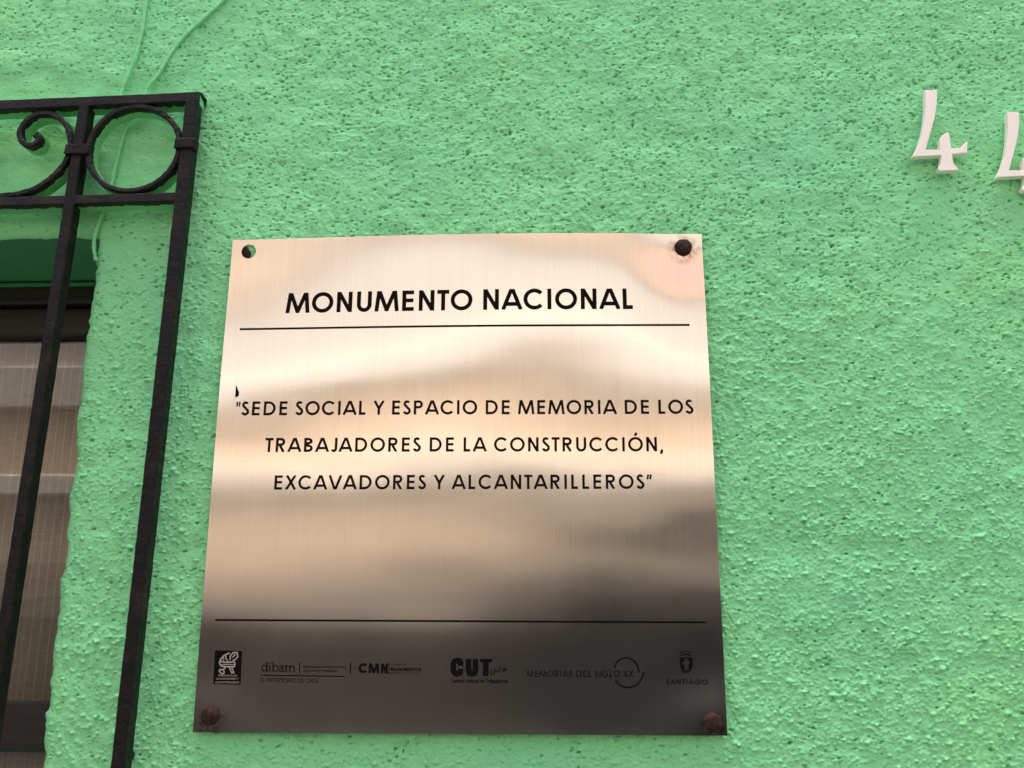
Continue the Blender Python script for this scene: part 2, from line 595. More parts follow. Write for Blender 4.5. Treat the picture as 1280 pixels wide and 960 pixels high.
right = [grid(j, ix1) for j in range(iz0, iz1 + 1)]
strip_faces(right, [np.array([XW1 + TILT * (p[2] - (ZW1 - .25)), DEPTH + .03, p[2]]) for p in right])
obj('window_jamb', rv, rf, M_GREEN, house, True)
rv, rf = [], []
left = [grid(j, ix0) for j in range(iz0, iz1 + 1)]
strip_faces(left, [np.array([XW0, DEPTH + .03, p[2]]) for p in left])
obj('window_jamb', rv, rf, M_GREEN, house, True)
rv, rf = [], []
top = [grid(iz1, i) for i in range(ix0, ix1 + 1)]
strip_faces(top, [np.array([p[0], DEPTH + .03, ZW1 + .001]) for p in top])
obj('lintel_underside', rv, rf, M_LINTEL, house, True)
rv, rf = [], []
bot = [grid(iz0, i) for i in range(ix0, ix1 + 1)]
strip_faces(bot, [np.array([p[0], DEPTH + .03, ZW0]) for p in bot])
obj('window_sill', rv, rf, M_GREEN, house, True)

box('side_wall', -4.2, -4.0, .01, 7.0, 0, HH, M_PLASTER, house)
box('side_wall', 5.0, 5.2, .01, 7.0, 0, HH, M_PLASTER, house)
box('back_wall', -4.0, 5.0, 6.8, 7.0, 0, HH, M_PLASTER, house)
# inner leaf of the front wall, round the opening
bm = bmesh.new()
add_box(bm, -4.0, XW0 - .01, DEPTH + .035, DEPTH + .12, 0, HH)
add_box(bm, XW1 + .012, 5.0, DEPTH + .035, DEPTH + .12, 0, HH)
add_box(bm, XW0 - .01, XW1 + .012, DEPTH + .035, DEPTH + .12, ZW1 + .003, HH)
add_box(bm, XW0 - .01, XW1 + .012, DEPTH + .035, DEPTH + .12, 0, ZW0 - .003)
bm_obj('inner_wall', bm, M_PLASTER, house)
roof = box('roof', -4.4, 5.4, -.12, 7.2, HH + .002, HH + .12, M_ROOF, house)

# window: dark wooden frame with a head, stiles, a glazing bar and panes
FY = DEPTH                                           # front of the frame
p_head0, p_head1 = at(60, 356, FY), at(60, 421, FY + .02)
zh = float(p_head1[2])
zb1, zb0 = float(at(40, 880, FY + .008)[2]), float(at(40, 941, FY + .008)[2])
bm = bmesh.new()
ztop = ZW1 - .001
add_box(bm, XW0 + .002, XW1 + .01, FY, FY + .03, float(p_head0[2]) - .024, ztop, .003)         # outer head
add_box(bm, XW0 + .002, XW1 + .01, FY + .012, FY + .055, zh, float(p_head0[2]) - .0245, .004)    # sash top rail
add_box(bm, XW0 + .002, XW1 + .01, FY + .008, FY + .05, zb0, zb1, .004)                        # lower rail
add_box(bm, XW0 + .002, XW1 + .01, FY + .010, FY + .05, ZW0 + .002, ZW0 + .06, .004)
add_box(bm, XW0 + .003, XW0 + .05, FY + .004, FY + .053, ZW0 + .061, zh - .001, .004)
add_box(bm, XW1 - .028, XW1 + .01, FY + .004, FY + .053, ZW0 + .061, zh - .001, .004)
xm = (XW0 + XW1) / 2
add_box(bm, xm - .03, xm + .03, FY + .005, FY + .052, ZW0 + .061, zh - .001, .004)
win = bm_obj('window', bm, M_FRAME, house)
box('pane', XW0 + .04, XW1 - .02, FY + .0300, FY + .0335, zb1 - .004, zh + .004, M_PANE, win)
box('pane', XW0 + .04, XW1 - .02, FY + .0300, FY + .0335, ZW0 + .05, zb0 + .004, M_PANE, win)
# strip of green timber between lintel and frame
zg = float(at(60, 344, DEPTH - .012)[2])
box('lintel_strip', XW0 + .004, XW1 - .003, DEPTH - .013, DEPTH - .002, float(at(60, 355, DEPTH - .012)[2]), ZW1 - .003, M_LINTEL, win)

# curtain behind the pane
cvx, cfx = [], []
nx_ = 160
cz0, cz1 = ZW0 + .02, float(at(60, 428, FY + .083)[2])
for k in range(nx_ + 1):
    x = XW0 + .02 + (XW1 - XW0 - .03) * k / nx_
    for l, z in enumerate((cz0, (cz0 + cz1) / 2, cz1)):
        f = .007 * math.sin(x * 95) + .006 * math.sin(x * 41 + 1 + l * .4)
        cvx.append((x, FY + .082 + f * (1 - .25 * l), z))
for k in range(nx_):
    for l in range(2):
        a = k * 3 + l
        cfx.append((a, a + 3, a + 4, a + 1))
cur = obj('curtain', cvx, cfx, M_CURT, None, True)
tag(cur, 'greyish tan striped curtain hanging behind the window glass', 'curtain')
md = cur.modifiers.new('thickness', 'SOLIDIFY')
md.thickness = .0015

# ------------------------------------------------------------------ cables painted over with the wall


def tube(name, pts, r, m, parent=None, seg=10):
    pts = [np.array(p, float) for p in pts]
    # Catmull-Rom
    dense = []
    for k in range(len(pts) - 1):
        p0, p1, p2, p3 = pts[max(k - 1, 0)], pts[k], pts[k + 1], pts[min(k + 2, len(pts) - 1)]
        for s in np.linspace(0, 1, 9)[:-1]:
            dense.append(.5 * (2 * p1 + (p2 - p0) * s + (2 * p0 - 5 * p1 + 4 * p2 - p3) * s * s + (3 * p1 - p0 - 3 * p2 + p3) * s ** 3))
    dense.append(pts[-1])
    V, F = [], []
    for k, p in enumerate(dense):
        tgt = dense[min(k + 1, len(dense) - 1)] - dense[max(k - 1, 0)]
        tgt /= np.linalg.norm(tgt)
        n1_ = np.cross(tgt, [0, 1, 0])
        n1_ /= np.linalg.norm(n1_)
        n2_ = np.cross(tgt, n1_)
        rr = r * (1 + .12 * math.sin(k * 1.7) + .1 * math.sin(k * .61))
        for s in range(seg):
            a = 2 * math.pi * s / seg
            V.append(p + rr * (math.cos(a) * n1_ + math.sin(a) * n2_))
    for k in range(len(dense) - 1):
        for s in range(seg):
            a, b_ = k * seg + s, k * seg + (s + 1) % seg
            F.append((a, b_, b_ + seg, a + seg))
    F.append(tuple(range(seg))[::-1])
    F.append(tuple((len(dense) - 1) * seg + s for s in range(seg)))
    return obj(name, V, F, m, parent, True)


CY = -.0031
ca = [(190, -60), (186, -20), (182, 8), (177, 40), (170, 70), (161, 92), (153, 112), (151, 128), (159, 150), (152, 175), (146, 200), (140, 228),
      (136, 246), (129, 262), (123, 280), (118, 298), (117.5, 312), (120, 326)]
tag(tube('cable', [at(x, y, CY) for x, y in ca], .0021, M_WALL), 'green painted cable running down behind the grille to the window corner', 'cable', 'cables painted into the wall')
cb = [(330, -50), (300, -20), (278, 2), (254, 24), (230, 46), (212, 70), (199, 92), (186, 108), (180, 124), (172, 140), (160, 152)]
tag(tube('cable', [at(x, y, CY + .0002) for x, y in cb], .0020, M_WALL), 'slanting green painted cable from the upper right joining behind the grille top', 'cable', 'cables painted into the wall')

# ------------------------------------------------------------------ window grille
GF = -.0300                                          # front of the iron
GB = -.0085
GBB = -.0145                                         # the upright bars are shallower
grille = thing('window_grille', at(100, 250, -.02), 'black wrought iron window grille with scrolls, collars and a ring', 'grille')


def iron(name, path, w, y0, y1, closed=False, jit=.00012, cap=True, seed=0, m_=None):
    """rectangular section swept along a path in the wall's plane; path = [(x, z)], w = width or list"""
    g = np.random.default_rng(seed + 5)
    n = len(path)
    pts = [np.array(p, float) for p in path]
    ws = w if isinstance(w, (list, tuple)) else [w] * n
    V, F = [], []
    bv = .0011
    for k, p in enumerate(pts):
        if closed:
            d = pts[(k + 1) % n] - pts[k - 1]
        else:
            d = pts[min(k + 1, n - 1)] - pts[max(k - 1, 0)]
        d = d / np.linalg.norm(d)
        nrm = np.array([-d[1], d[0]])
        hw = ws[k] / 2
        sec = [(-hw, y1), (-hw, y0 + bv), (-hw + bv, y0), (hw - bv, y0), (hw, y0 + bv), (hw, y1)]
        for (s, y) in sec:
            q = p + nrm * (s + g.normal() * jit)
            V.append((q[0], y + g.normal() * jit, q[1]))
    m = 6
    rng_k = range(n) if closed else range(n - 1)
    for k in rng_k:
        a, b_ = k * m, ((k + 1) % n) * m
        for s in range(m):
            s2 = (s + 1) % m
            F.append((a + s, a + s2, b_ + s2, b_ + s))
    if not closed:
        F.append(tuple(range(m)))
        F.append(tuple((n - 1) * m + s for s in range(m))[::-1])
    o = obj(name, V, F, m_ or M_IRON, grille)
    bm = bmesh.new()
    bm.from_mesh(o.data)
    bmesh.ops.recalc_face_normals(bm, faces=bm.faces)
    bm.to_mesh(o.data)
    bm.free()
    return o


def line(p, q, step=.006):
    n = max(2, int(np.linalg.norm(np.array(q) - np.array(p)) / step))
    return [(p[0] + (q[0] - p[0]) * k / n, p[1] + (q[1] - p[1]) * k / n) for k in range(n + 1)]


def xz(px, py, Y=GF):
    q = at(px, py, Y)
    return (float(q[0]), float(q[2]))


def ext(p, q, s):
    return (p[0] + (q[0] - p[0]) * s, p[1] + (q[1] - p[1]) * s)


# top rail and transom
tr0, tr1 = xz(0, 130.5), xz(243, 120)
BW = .0118
iron('top_rail', line(ext(tr1, tr0, 5.6), ext(tr0, tr1, 1.012)), BW, GF + .0005, GB, seed=1)
ts0, ts1 = xz(0, 251.5), xz(219, 245.2)
iron('transom', line(ext(ts1, ts0, 6.2), ts1), .0105, GF + .0006, GB, seed=2)
# outer bar and inner bars
ob0, ob1 = xz(239, 126), xz(146.5, 958)
iron('outer_bar', line(ob0, ext(ob0, ob1, 1.5)), .0128, GF - .0002, GBB, seed=3, m_=M_BLACK)
ib0, ib1 = xz(104.8, 128), xz(-15, 905)
iron('bar', line(ext(ib1, ib0, .996), ext(ib0, ib1, 1.6)), .0112, GF - .0001, GBB, seed=4, m_=M_BLACK)
pitch_ = ib0[0] - ob0[0]
print('bar pitch', pitch_)
nb = 7
for k in range(2, nb + 1):
    dx = pitch_ * (k - 1)
    a, b_ = ext(ib1, ib0, .996), ext(ib0, ib1, 1.6)
    dz = (tr0[1] - tr1[1]) / (tr0[0] - tr1[0]) * dx
    iron('bar' if k < nb else 'outer_bar', line((a[0] + dx, a[1] + dz), (b_[0] + dx, b_[1])), .0112, GF - .0001, GBB, seed=10 + k)
zbt = ext(ob0, ob1, 1.46)[1]
iron('bottom_rail', line((ob0[0] + pitch_ * nb, zbt), (ext(ob0, ob1, 1.46)[0] - .007, zbt)), .0115, GF + .0006, GB, seed=30)
# the ring between inner and outer bar
left_t, right_t = xz(104.5, 190), xz(226, 178)
top_t, bot_t = xz(170, 128.5), xz(163, 240)
rc = ((left_t[0] + right_t[0]) / 2, (top_t[1] + bot_t[1]) / 2)
rx, rz_ = (right_t[0] - left_t[0]) / 2 - .0028, (top_t[1] - bot_t[1]) / 2 - .0028
print('ring', rx, rz_)
RT = .0056
ring = [(rc[0] + rx * math.cos(a), rc[1] + rz_ * math.sin(a)) for a in np.linspace(0, 2 * math.pi, 72, endpoint=False)]
iron('ring', ring, RT, GF + .0012, GB, closed=True, jit=.0002, seed=40)


def smooth_path(pts, n=8):
    pts = [np.array(p, float) for p in pts]
    out = []
    for k in range(len(pts) - 1):
        p0, p1, p2, p3 = pts[max(k - 1, 0)], pts[k], pts[k + 1], pts[min(k + 2, len(pts) - 1)]
        for s in np.linspace(0, 1, n + 1)[:-1]:
            out.append(tuple(.5 * (2 * p1 + (p2 - p0) * s + (2 * p0 - 5 * p1 + 4 * p2 - p3) * s * s + (3 * p1 - p0 - 3 * p2 + p3) * s ** 3)))
    out.append(tuple(pts[-1]))
    return out


sc_px = [(-22, 242.5), (0, 241.5), (27, 238), (50, 228), (69, 213), (81, 197), (86, 180), (84.5, 163), (78, 149), (66, 140.5), (52, 138.5), (37, 143.5), (26, 154), (22.5, 166),
         (27, 175.5), (36, 178.5), (43.5, 175.5), (46.5, 169), (43, 164.5)]
half = [xz(x, y) for x, y in sc_px]
half = [(x, z - .0012) for x, z in half]
mxx = half[0][0]
full = [(2 * mxx - x, z) for x, z in half[::-1]][:-1] + half
spath = smooth_path(full, 6)
nS = len(spath)
ww = []
for k in range(nS):
    e = min(k, nS - 1 - k)
    ww.append(.0056 + .0030 * max(0, 1 - e / 9.0))
iron('scroll', spath, ww, GF + .0014, GB, jit=.0002, seed=41)
for k in (2, 4):
    s = iron('scroll', [(x + pitch_ * k + .0, z + (tr0[1] - tr1[1]) / (tr0[0] - tr1[0]) * pitch_ * k) for x, z in spath], ww, GF + .0014, GB, jit=.0002, seed=41 + k)


def collar(cx, cz, w, h, seed):
    bm = bmesh.new()
    add_box(bm, cx - w / 2, cx + w / 2, GF - .0032, GF + .0095, cz - h / 2, cz + h / 2, .0016, 2)
    for v in bm.verts:
        v.co.x += (v.co.z - cz) * .10
        v.co += Vector((random.uniform(-1, 1), random.uniform(-1, 1), random.uniform(-1, 1))) * .0003
    return bm_obj('collar', bm, M_BLACK, grille)


c1, c2 = xz(95.5, 185.5, GF - .003), xz(229.5, 178, GF - .003)
collar(c1[0], c1[1], .0265, .0118, 1)
collar(c2[0] + .0007, c2[1], .0225, .0120, 2)
# lugs that tie the outer bar into the wall
for (px_, py_, r_) in ((252, 124, .0058), (162, 945, .0045)):
    q = at(px_, py_, -.010)
    bm = bmesh.new()
    bmesh.ops.create_icosphere(bm, subdivisions=3, radius=1)
    for v in bm.verts:
        nn_ = 1 + .22 * math.sin(v.co.x * 5 + v.co.z * 7) * math.cos(v.co.y * 4 + v.co.x * 3)
        v.co = Vector((q[0] - .002 + v.co.x * r_ * 1.1 * nn_, q[1] + v.co.y * .012, q[2] + v.co.z * r_ * nn_))
    bm_obj('wall_lug', bm, M_BLACK, grille, True)

# ------------------------------------------------------------------ plaque
plaque = thing('plaque', (0, -.01, ZC - .25), 'square brushed steel plaque with black Spanish lettering, bolted to green wall', 'plaque')
PW = .25
HOLE = at(309, 312, -.012)
BOLTS = [at(855, 307, -.013), at(261.5, 895, -.013), at(891.5, 904, -.013)]
HU, HV = float(HOLE[0]), float(HOLE[2] - ZC)


def plate_y(u, v):
    u, v = np.asarray(u, float), np.asarray(v, float)
    y = -.0105 + 0 * u
    # the loose corner lies back towards the wall, the middle of the top edge bows out
    y += .0048 * np.exp(-(((u + .25) / .11) ** 2 + ((v - .25) / .12) ** 2))
    y -= .0050 * np.exp(-(((u - .02) / .16) ** 2 + ((v - .25) / .16) ** 2))
    # pressed in round the bolts
    for p, d in zip(BOLTS, (.0034, .0014, .0014)):
        y += d * np.exp(-(((u - p[0]) ** 2 + (v - (p[2] - ZC)) ** 2) / .045 ** 2))
    # slow waves in the sheet
    flat_ = .35 + .65 * sm(-.16, .02, v)
    y += (.00060 * vnoise(u, v, .17, 301) + .00024 * vnoise(u * .55, v, .085, 302)) * flat_ + .00012 * vnoise(u * .5, v, .045, 303)
    return y


NG = 160
S0 = .0135                                           # half side of the square patch with the hole
gu = np.linspace(-PW, PW, NG + 1) * .9945 + .0008
gv = np.linspace(-PW, PW, NG + 1) * .9885 - .0016


def snap2(a, v):
    i = int(np.argmin(abs(a - v)))
    a[i] = v
    return i


iu0, iu1 = snap2(gu, HU - S0), snap2(gu, HU + S0)
iv0, iv1 = snap2(gv, HV - S0), snap2(gv, HV + S0)
V, F, UV = [], [], []
U2, V2 = np.meshgrid(gu, gv)
# slightly rounded, worn sheet corners
Y2 = plate_y(U2, V2)
for j in range(NG + 1):
    for i in range(NG + 1):
        V.append((U2[j, i], Y2[j, i], ZC + V2[j, i]))
        UV.append((U2[j, i], V2[j, i]))
idx = lambda j, i: j * (NG + 1) + i
for j in range(NG):
    for i in range(NG):
        if iu0 <= i < iu1 and iv0 <= j < iv1:
            continue
        F.append((idx(j, i), idx(j, i + 1), idx(j + 1, i + 1), idx(j + 1, i)))
# annulus between the square and the round hole
loop = [(iv0, i) for i in range(iu0, iu1)] + [(j, iu1) for j in range(iv0, iv1)] + [(iv1, i) for i in range(iu1, iu0, -1)] + [(j, iu0) for j in range(iv1, iv0, -1)]
HR = .0079
NL = len(loop)
prev = [idx(j, i) for j, i in loop]
hole_ring = None
for st_ in range(1, 5):
    f = st_ / 4
    cur_ = []
    for (j, i) in loop:
        du, dv = gu[i] - HU, gv[j] - HV
        r = math.hypot(du, dv)
        k = 1 + f * (HR / r - 1)
        u, v = HU + du * k, HV + dv * k
        cur_.append(len(V))
        V.append((u, float(plate_y(u, v)), ZC + v))
        UV.append((u, v))
    for k in range(NL):
        F.append((prev[k], prev[(k + 1) % NL], cur_[(k + 1) % NL], cur_[k]))
    prev = cur_
hole_ring = prev
nfront = len(F)
nV = len(V)
TH = .0016
for k in range(nV):                                   # back of the sheet
    x, y, z = V[k]
    V.append((x, y + TH, z))
    UV.append(UV[k])
for f in F[:nfront]:
    F.append(tuple(i + nV for i in f[::-1]))
outer = [idx(0, i) for i in range(NG)] + [idx(j, NG) for j in range(NG)] + [idx(NG, i) for i in range(NG, 0, -1)] + [idx(j, 0) for j in range(NG, 0, -1)]
for lp, flip in ((outer, False), (hole_ring, True)):
    k0 = len(V)
    for i in lp:
        V.append(V[i]); UV.append(UV[i])
        V.append(V[i + nV]); UV.append(UV[i])
    n = len(lp)
    for k in range(n):
        a, b_ = k0 + 2 * k, k0 + 2 * ((k + 1) % n)
        F.append((a, a + 1, b_ + 1, b_) if not flip else (a, b_, b_ + 1, a + 1))
plate = obj('plate', V, F, M_STEEL, plaque, True)
uvl = plate.data.uv_layers.new(name='UVMap')
vi = np.zeros(len(plate.data.loops), np.int32)
plate.data.loops.foreach_get('vertex_index', vi)
uvl.data.foreach_set('uv', np.array(UV)[vi].ravel().astype(np.float32))

# rust that has bled from the bolts onto the steel
t, b = STEEL_T, STEEL_B
bc = b.inputs['Base Color'].links[0].from_socket
Pn = pos(t)
stain = None
for p, dz_s in zip(BOLTS, (.002, .006, .005)):
    vm = node(t, 'ShaderNodeVectorMath', operation='DISTANCE')
    t.links.new(Pn, vm.inputs[0])
    vm.inputs[1].default_value = (float(p[0]), -.012, float(p[2]) - dz_s)
    m1 = math_n(t, 'SUBTRACT', 1.0, math_n(t, 'MULTIPLY', vm.outputs['Value'], 1 / .019), True)
    stain = m1 if stain is None else math_n(t, 'MAXIMUM', stain, m1)
stn = math_n(t, 'MULTIPLY', stain, ramp(t, noise(t, Pn, 210.0, 5), [(.40, (0, 0, 0)), (.62, (1, 1, 1))]), True)
t.links.new(mixc(t, math_n(t, 'MULTIPLY', stn, 1.6, True), bc, (.20, .10, .04)), b.inputs['Base Color'])

# bolts
for k, p in enumerate(BOLTS):
    r = .0090
    prof = [(0, -.0052), (.35, -.0051), (.65, -.0046), (.85, -.0036), (.97, -.0020), (1.0, -.0008), (1.0, .004)]
    V, F = [], []
    n = 28
    yb = float(plate_y(p[0], p[2] - ZC)) - .0002
    for (rr, yy) in prof:
        for s in range(n):
            a = 2 * math.pi * s / n
            w = 1 + .018 * math.sin(a * 3 + k) + .012 * math.sin(a * 7 + 2 * k)
            V.append((p[0] + r * rr * w * math.cos(a), yb + yy, p[2] + r * rr * w * math.sin(a)))
    for q in range(len(prof) - 1):
        for s in range(n):
            F.append((q * n + s, q * n + (s + 1) % n, (q + 1) * n + (s + 1) % n, (q + 1) * n + s))
    obj('bolt', V, F, M_RUST, plaque, True)
# dark disc standing in for the shaded drill hole behind the empty hole
V, F = [], []
n = 24
sxp, szp = HU - .0086, float(HOLE[2]) - .001
for (rr, yy) in ((.0095, .004), (.0095, -.0018), (.0080, -.0024), (.004, -.0024), (.0005, -.0022)):
    for s in range(n):
        a = 2 * math.pi * s / n
        V.append((sxp + rr * math.cos(a), yy, szp + rr * math.sin(a)))
for q in range(4):
    for s in range(n):
        F.append((q * n + s, q * n + (s + 1) % n, (q + 1) * n + (s + 1) % n, (q + 1) * n + s))
obj('dark_hole_disc', V, F, M_RUST, house, True)

# ------------------------------------------------------------------ lettering
INK = .00020


class Flat:
    """thick strokes and filled shapes on the plate, in plate coordinates (u, v)"""

    def __init__(self, lift=INK):
        self.V, self.F, self.k, self.lift = [], [], 0, lift

    def pt(self, u, v, extra=0.0):
        self.V.append((u, float(plate_y(u, v)) - self.lift - extra, ZC + v))
        return len(self.V) - 1

    def stroke(self, pts, w, closed=False, vmin=None, vmax=None, tr=None, maxseg=.004):
        """pts in local coordinates; tr maps local to (u, v)"""
        self.k += 1
        ex = 8e-6 * (self.k % 7)
        P_ = [np.array(p, float) for p in pts]
        n = len(P_)
        L, Rr = [], []
        for i in range(n):
            if closed:
                a, b_ = P_[i] - P_[i - 1], P_[(i + 1) % n] - P_[i]
            else:
                a = P_[i] - P_[i - 1] if i else P_[1] - P_[0]
                b_ = P_[i + 1] - P_[i] if i < n - 1 else a
            a = a / (np.linalg.norm(a) + 1e-12)
            b_ = b_ / (np.linalg.norm(b_) + 1e-12)
            na, nb_ = np.array([-a[1], a[0]]), np.array([-b_[1], b_[0]])
            m_ = na + nb_
            m_ /= np.linalg.norm(m_) + 1e-12
            k = min(1 / max(np.dot(m_, na), .15), 6.0)
            wi = w[i] if isinstance(w, (list, tuple)) else w
            for S, sg in ((L, 1), (Rr, -1)):
                q = P_[i] + m_ * (sg * wi / 2 * k)
                S.append(q)
        if closed:
            L.append(L[0])
            Rr.append(Rr[0])
        tr = tr or (lambda q: q)
        if vmin is not None:
            # long corners are cut flat at the cap line and the baseline
            for i in range(len(L) - 1):
                pg = [L[i], L[i + 1], Rr[i + 1], Rr[i]]
                for lim, sg in ((vmin, 1), (vmax, -1)):
                    out = []
                    for a, c in zip(pg, pg[1:] + pg[:1]):
                        da, dc = sg * (a[1] - lim), sg * (c[1] - lim)
                        if da >= 0:
                            out.append(a)
                        if (da < 0) != (dc < 0):
                            out.append(a + (c - a) * (da / (da - dc)))
                    pg = out
                if len(pg) >= 3:
                    self.F.append(tuple(self.pt(*tr(q), ex) for q in pg))
            return
        prev = None
        for i in range(len(L) - 1):
            l0, l1, r0, r1 = map(np.array, (tr(L[i]), tr(L[i + 1]), tr(Rr[i]), tr(Rr[i + 1])))
            ns_ = max(1, int(np.linalg.norm(l1 - l0) / maxseg))
            for s in range(ns_ + 1):
                if s == 0 and prev is not None:
                    continue
                f = s / ns_
                a = self.pt(*(l0 + (l1 - l0) * f), ex)
                c = self.pt(*(r0 + (r1 - r0) * f), ex)
                if prev is not None:
                    self.F.append((prev[0], prev[1], c, a))
                prev = (a, c)

    def poly(self, pts, tr=None, ex=0.0):
        tr = tr or (lambda q: q)
        self.F.append(tuple(self.pt(*tr(np.array(p, float)), ex) for p in pts))

    def build(self, name, m=None, parent=None, label=None):
        o = obj(name, self.V, self.F, m or M_INK, parent or plaque)
        # all faces look out of the wall
        bm = bmesh.new()
        bm.from_mesh(o.data)
        for f in bm.faces:
            f.normal_update()
            if f.normal.y > 0:
                f.normal_flip()
        bm.to_mesh(o.data)
        bm.free()
        if label:
            o['label'] = label
        return o


def arc(cx, cy, rx_, ry_, a0, a1, n=22):
    return [(cx + rx_ * math.cos(R(a)), cy + ry_ * math.sin(R(a))) for a in np.linspace(a0, a1, n)]


ADV = dict(A=.740, B=.574, C=.813, D=.744, E=.536, G=.872, H=.683, I=.226, J=.482, L=.462, M=.919, N=.740, O=.869, P=.592, R=.607, S=.498,
           T=.426, U=.655, V=.702, X=.609, Y=.592)
ADV['Ó'] = .869
ADV[','] = .277
ADV[' '] = .300
ADV['"'] = .280
ADV['”'] = .330


def glyph(ch, w, t):
    """geometric sans capitals: list of (points, closed); height 1, ink from 0 to w"""
    h = t / 2
    if ch == 'A':
        return [([(h * .7, 0), (w / 2, 1 + .3 * t), (w - h * .7, 0)], False), ([(w * .2, .27), (w * .8, .27)], False)]
    if ch == 'B':
        r = .26
        return [([(h, 0), (h, 1)], False),
                ([(h, 1 - h)] + arc(w - h - .30, .765, .265, .235 - h, 90, -90, 14) + [(h, .53)], False),
                ([(h, .53)] + arc(w - h - .27, .265, .27, .265 - h + 0, 90, -90, 14) + [(h, h)], False)]
    if ch == 'C':
        return [(arc(.5 + .0, .5, .5 - h + .01, .5 - h + .01, 42, 318, 34), False)]
    if ch == 'G':
        return [(arc(.5, .5, .5 - h + .01, .5 - h + .01, 42, 360, 36) + [(.56, .5)], False)]
    if ch == 'D':
        return [([(h, 0), (h, 1)], False), ([(h, 1 - h)] + arc(w - .5, .5, .5 - h, .5 - h, 90, -90, 22) + [(h, h)], False)]
    if ch == 'E':
        return [([(h, 0), (h, 1)], False), ([(h, 1 - h), (w, 1 - h)], False), ([(h, .515), (w * .96, .515)], False), ([(h, h), (w, h)], False)]
    if ch == 'H':
        return [([(h, 0), (h, 1)], False), ([(w - h, 0), (w - h, 1)], False), ([(h, .52), (w - h, .52)], False)]
    if ch == 'I':
        return [([(h, 0), (h, 1)], False)]
    if ch == 'J':
        r = w / 2 - h
        return [([(w - h, 1), (w - h, .26)] + arc(w / 2, .26, r, .26 - h + .01, 0, -150, 14)[1:], False)]
    if ch == 'L':
        return [([(h, 0), (h, 1)], False), ([(h, h), (w, h)], False)]
    if ch == 'M':
        return [([(h * .9, 0), (w * .17, 1 + .2 * t), (w / 2, .06), (w * .83, 1 + .2 * t), (w - h * .9, 0)], False)]
    if ch == 'N':
        return [([(h, 0), (h, 1 - .02), (w - h, .02), (w - h, 1)], False)]
    if ch in 'OÓ':
        o = [(arc(.5 * w, .5, .5 * w - h, .5 - h + .01, 0, 360, 49)[:-1], True)]
        if ch == 'Ó':
            o.append(([(w * .47, 1.10), (w * .60, 1.30)], False))
        return o
    if ch == 'P':
        return [([(h, 0), (h, 1)], False), ([(h, 1 - h)] + arc(w - .29, .715, .29 - h, .285 - h, 90, -90, 16) + [(h, .43 + h)], False)]
    if ch == 'R':
        return [([(h, 0), (h, 1)], False), ([(h, 1 - h)] + arc(w - .31, .715, .29 - h, .285 - h, 90, -90, 16) + [(h, .43 + h)], False),
                ([(w * .46, .44), (w - h * 1.1, 0)], False)]
    if ch == 'S':
        a = arc(w / 2, .755, w * .43 - h, .255 - h, 28, 250, 18)
        b_ = arc(w / 2, .27, w * .5 - h, .28 - h, 68, -165, 20)
        return [(a + b_, False)]
    if ch == 'T':
        return [([(w / 2, 0), (w / 2, 1)], False), ([(0, 1 - h), (w, 1 - h)], False)]
    if ch == 'U':
        return [([(h, 1), (h, .36)] + arc(w / 2, .36, w / 2 - h, .36 - h + .01, 180, 360, 20)[1:-1] + [(w - h, .36), (w - h, 1)], False)]
    if ch == 'V':
        return [([(h * .7, 1), (w / 2, -.3 * t), (w - h * .7, 1)], False)]
    if ch == 'X':
        return [([(h * .9, 0), (w - h * 1.1, 1)], False), ([(h * 1.1, 1), (w - h * .9, 0)], False)]
    if ch == 'Y':
        return [([(h * .8, 1), (w / 2, .44), (w - h * .8, 1)], False), ([(w / 2, 0), (w / 2, .5)], False)]
    if ch == ',':
        return [([(h * 1.6, .12), (h * .6, -.17)], False)]
    if ch == '"':
        return [([(.05, .99), (.04, .64)], False), ([(.22, .99), (.21, .64)], False)]
    if ch == '”':
        return [([(.13, .99), (.06, .66)], False), ([(.32, .99), (.25, .66)], False)]
    return []


INKW = dict(A=.95, B=.62, C=.93, D=.84, E=.55, G=1.0, H=.75, I=0, J=.46, L=.46, M=1.13, N=.73, O=1.02, P=.63, R=.66, S=.56, T=.56, U=.70, V=.92, X=.78, Y=.76)
INKW['Ó'] = 1.02
INKW[','] = .12
INKW['"'] = .24
INKW['”'] = .30
SIDE = dict(A=.03, B=.13, C=.07, D=.13, E=.13, G=.07, H=.13, I=.13, J=.06, L=.13, M=.06, N=.13, O=.07, P=.13, R=.13, S=.06, T=.03, U=.12, V=.03, X=.04, Y=.03)
SIDE['Ó'] = .07


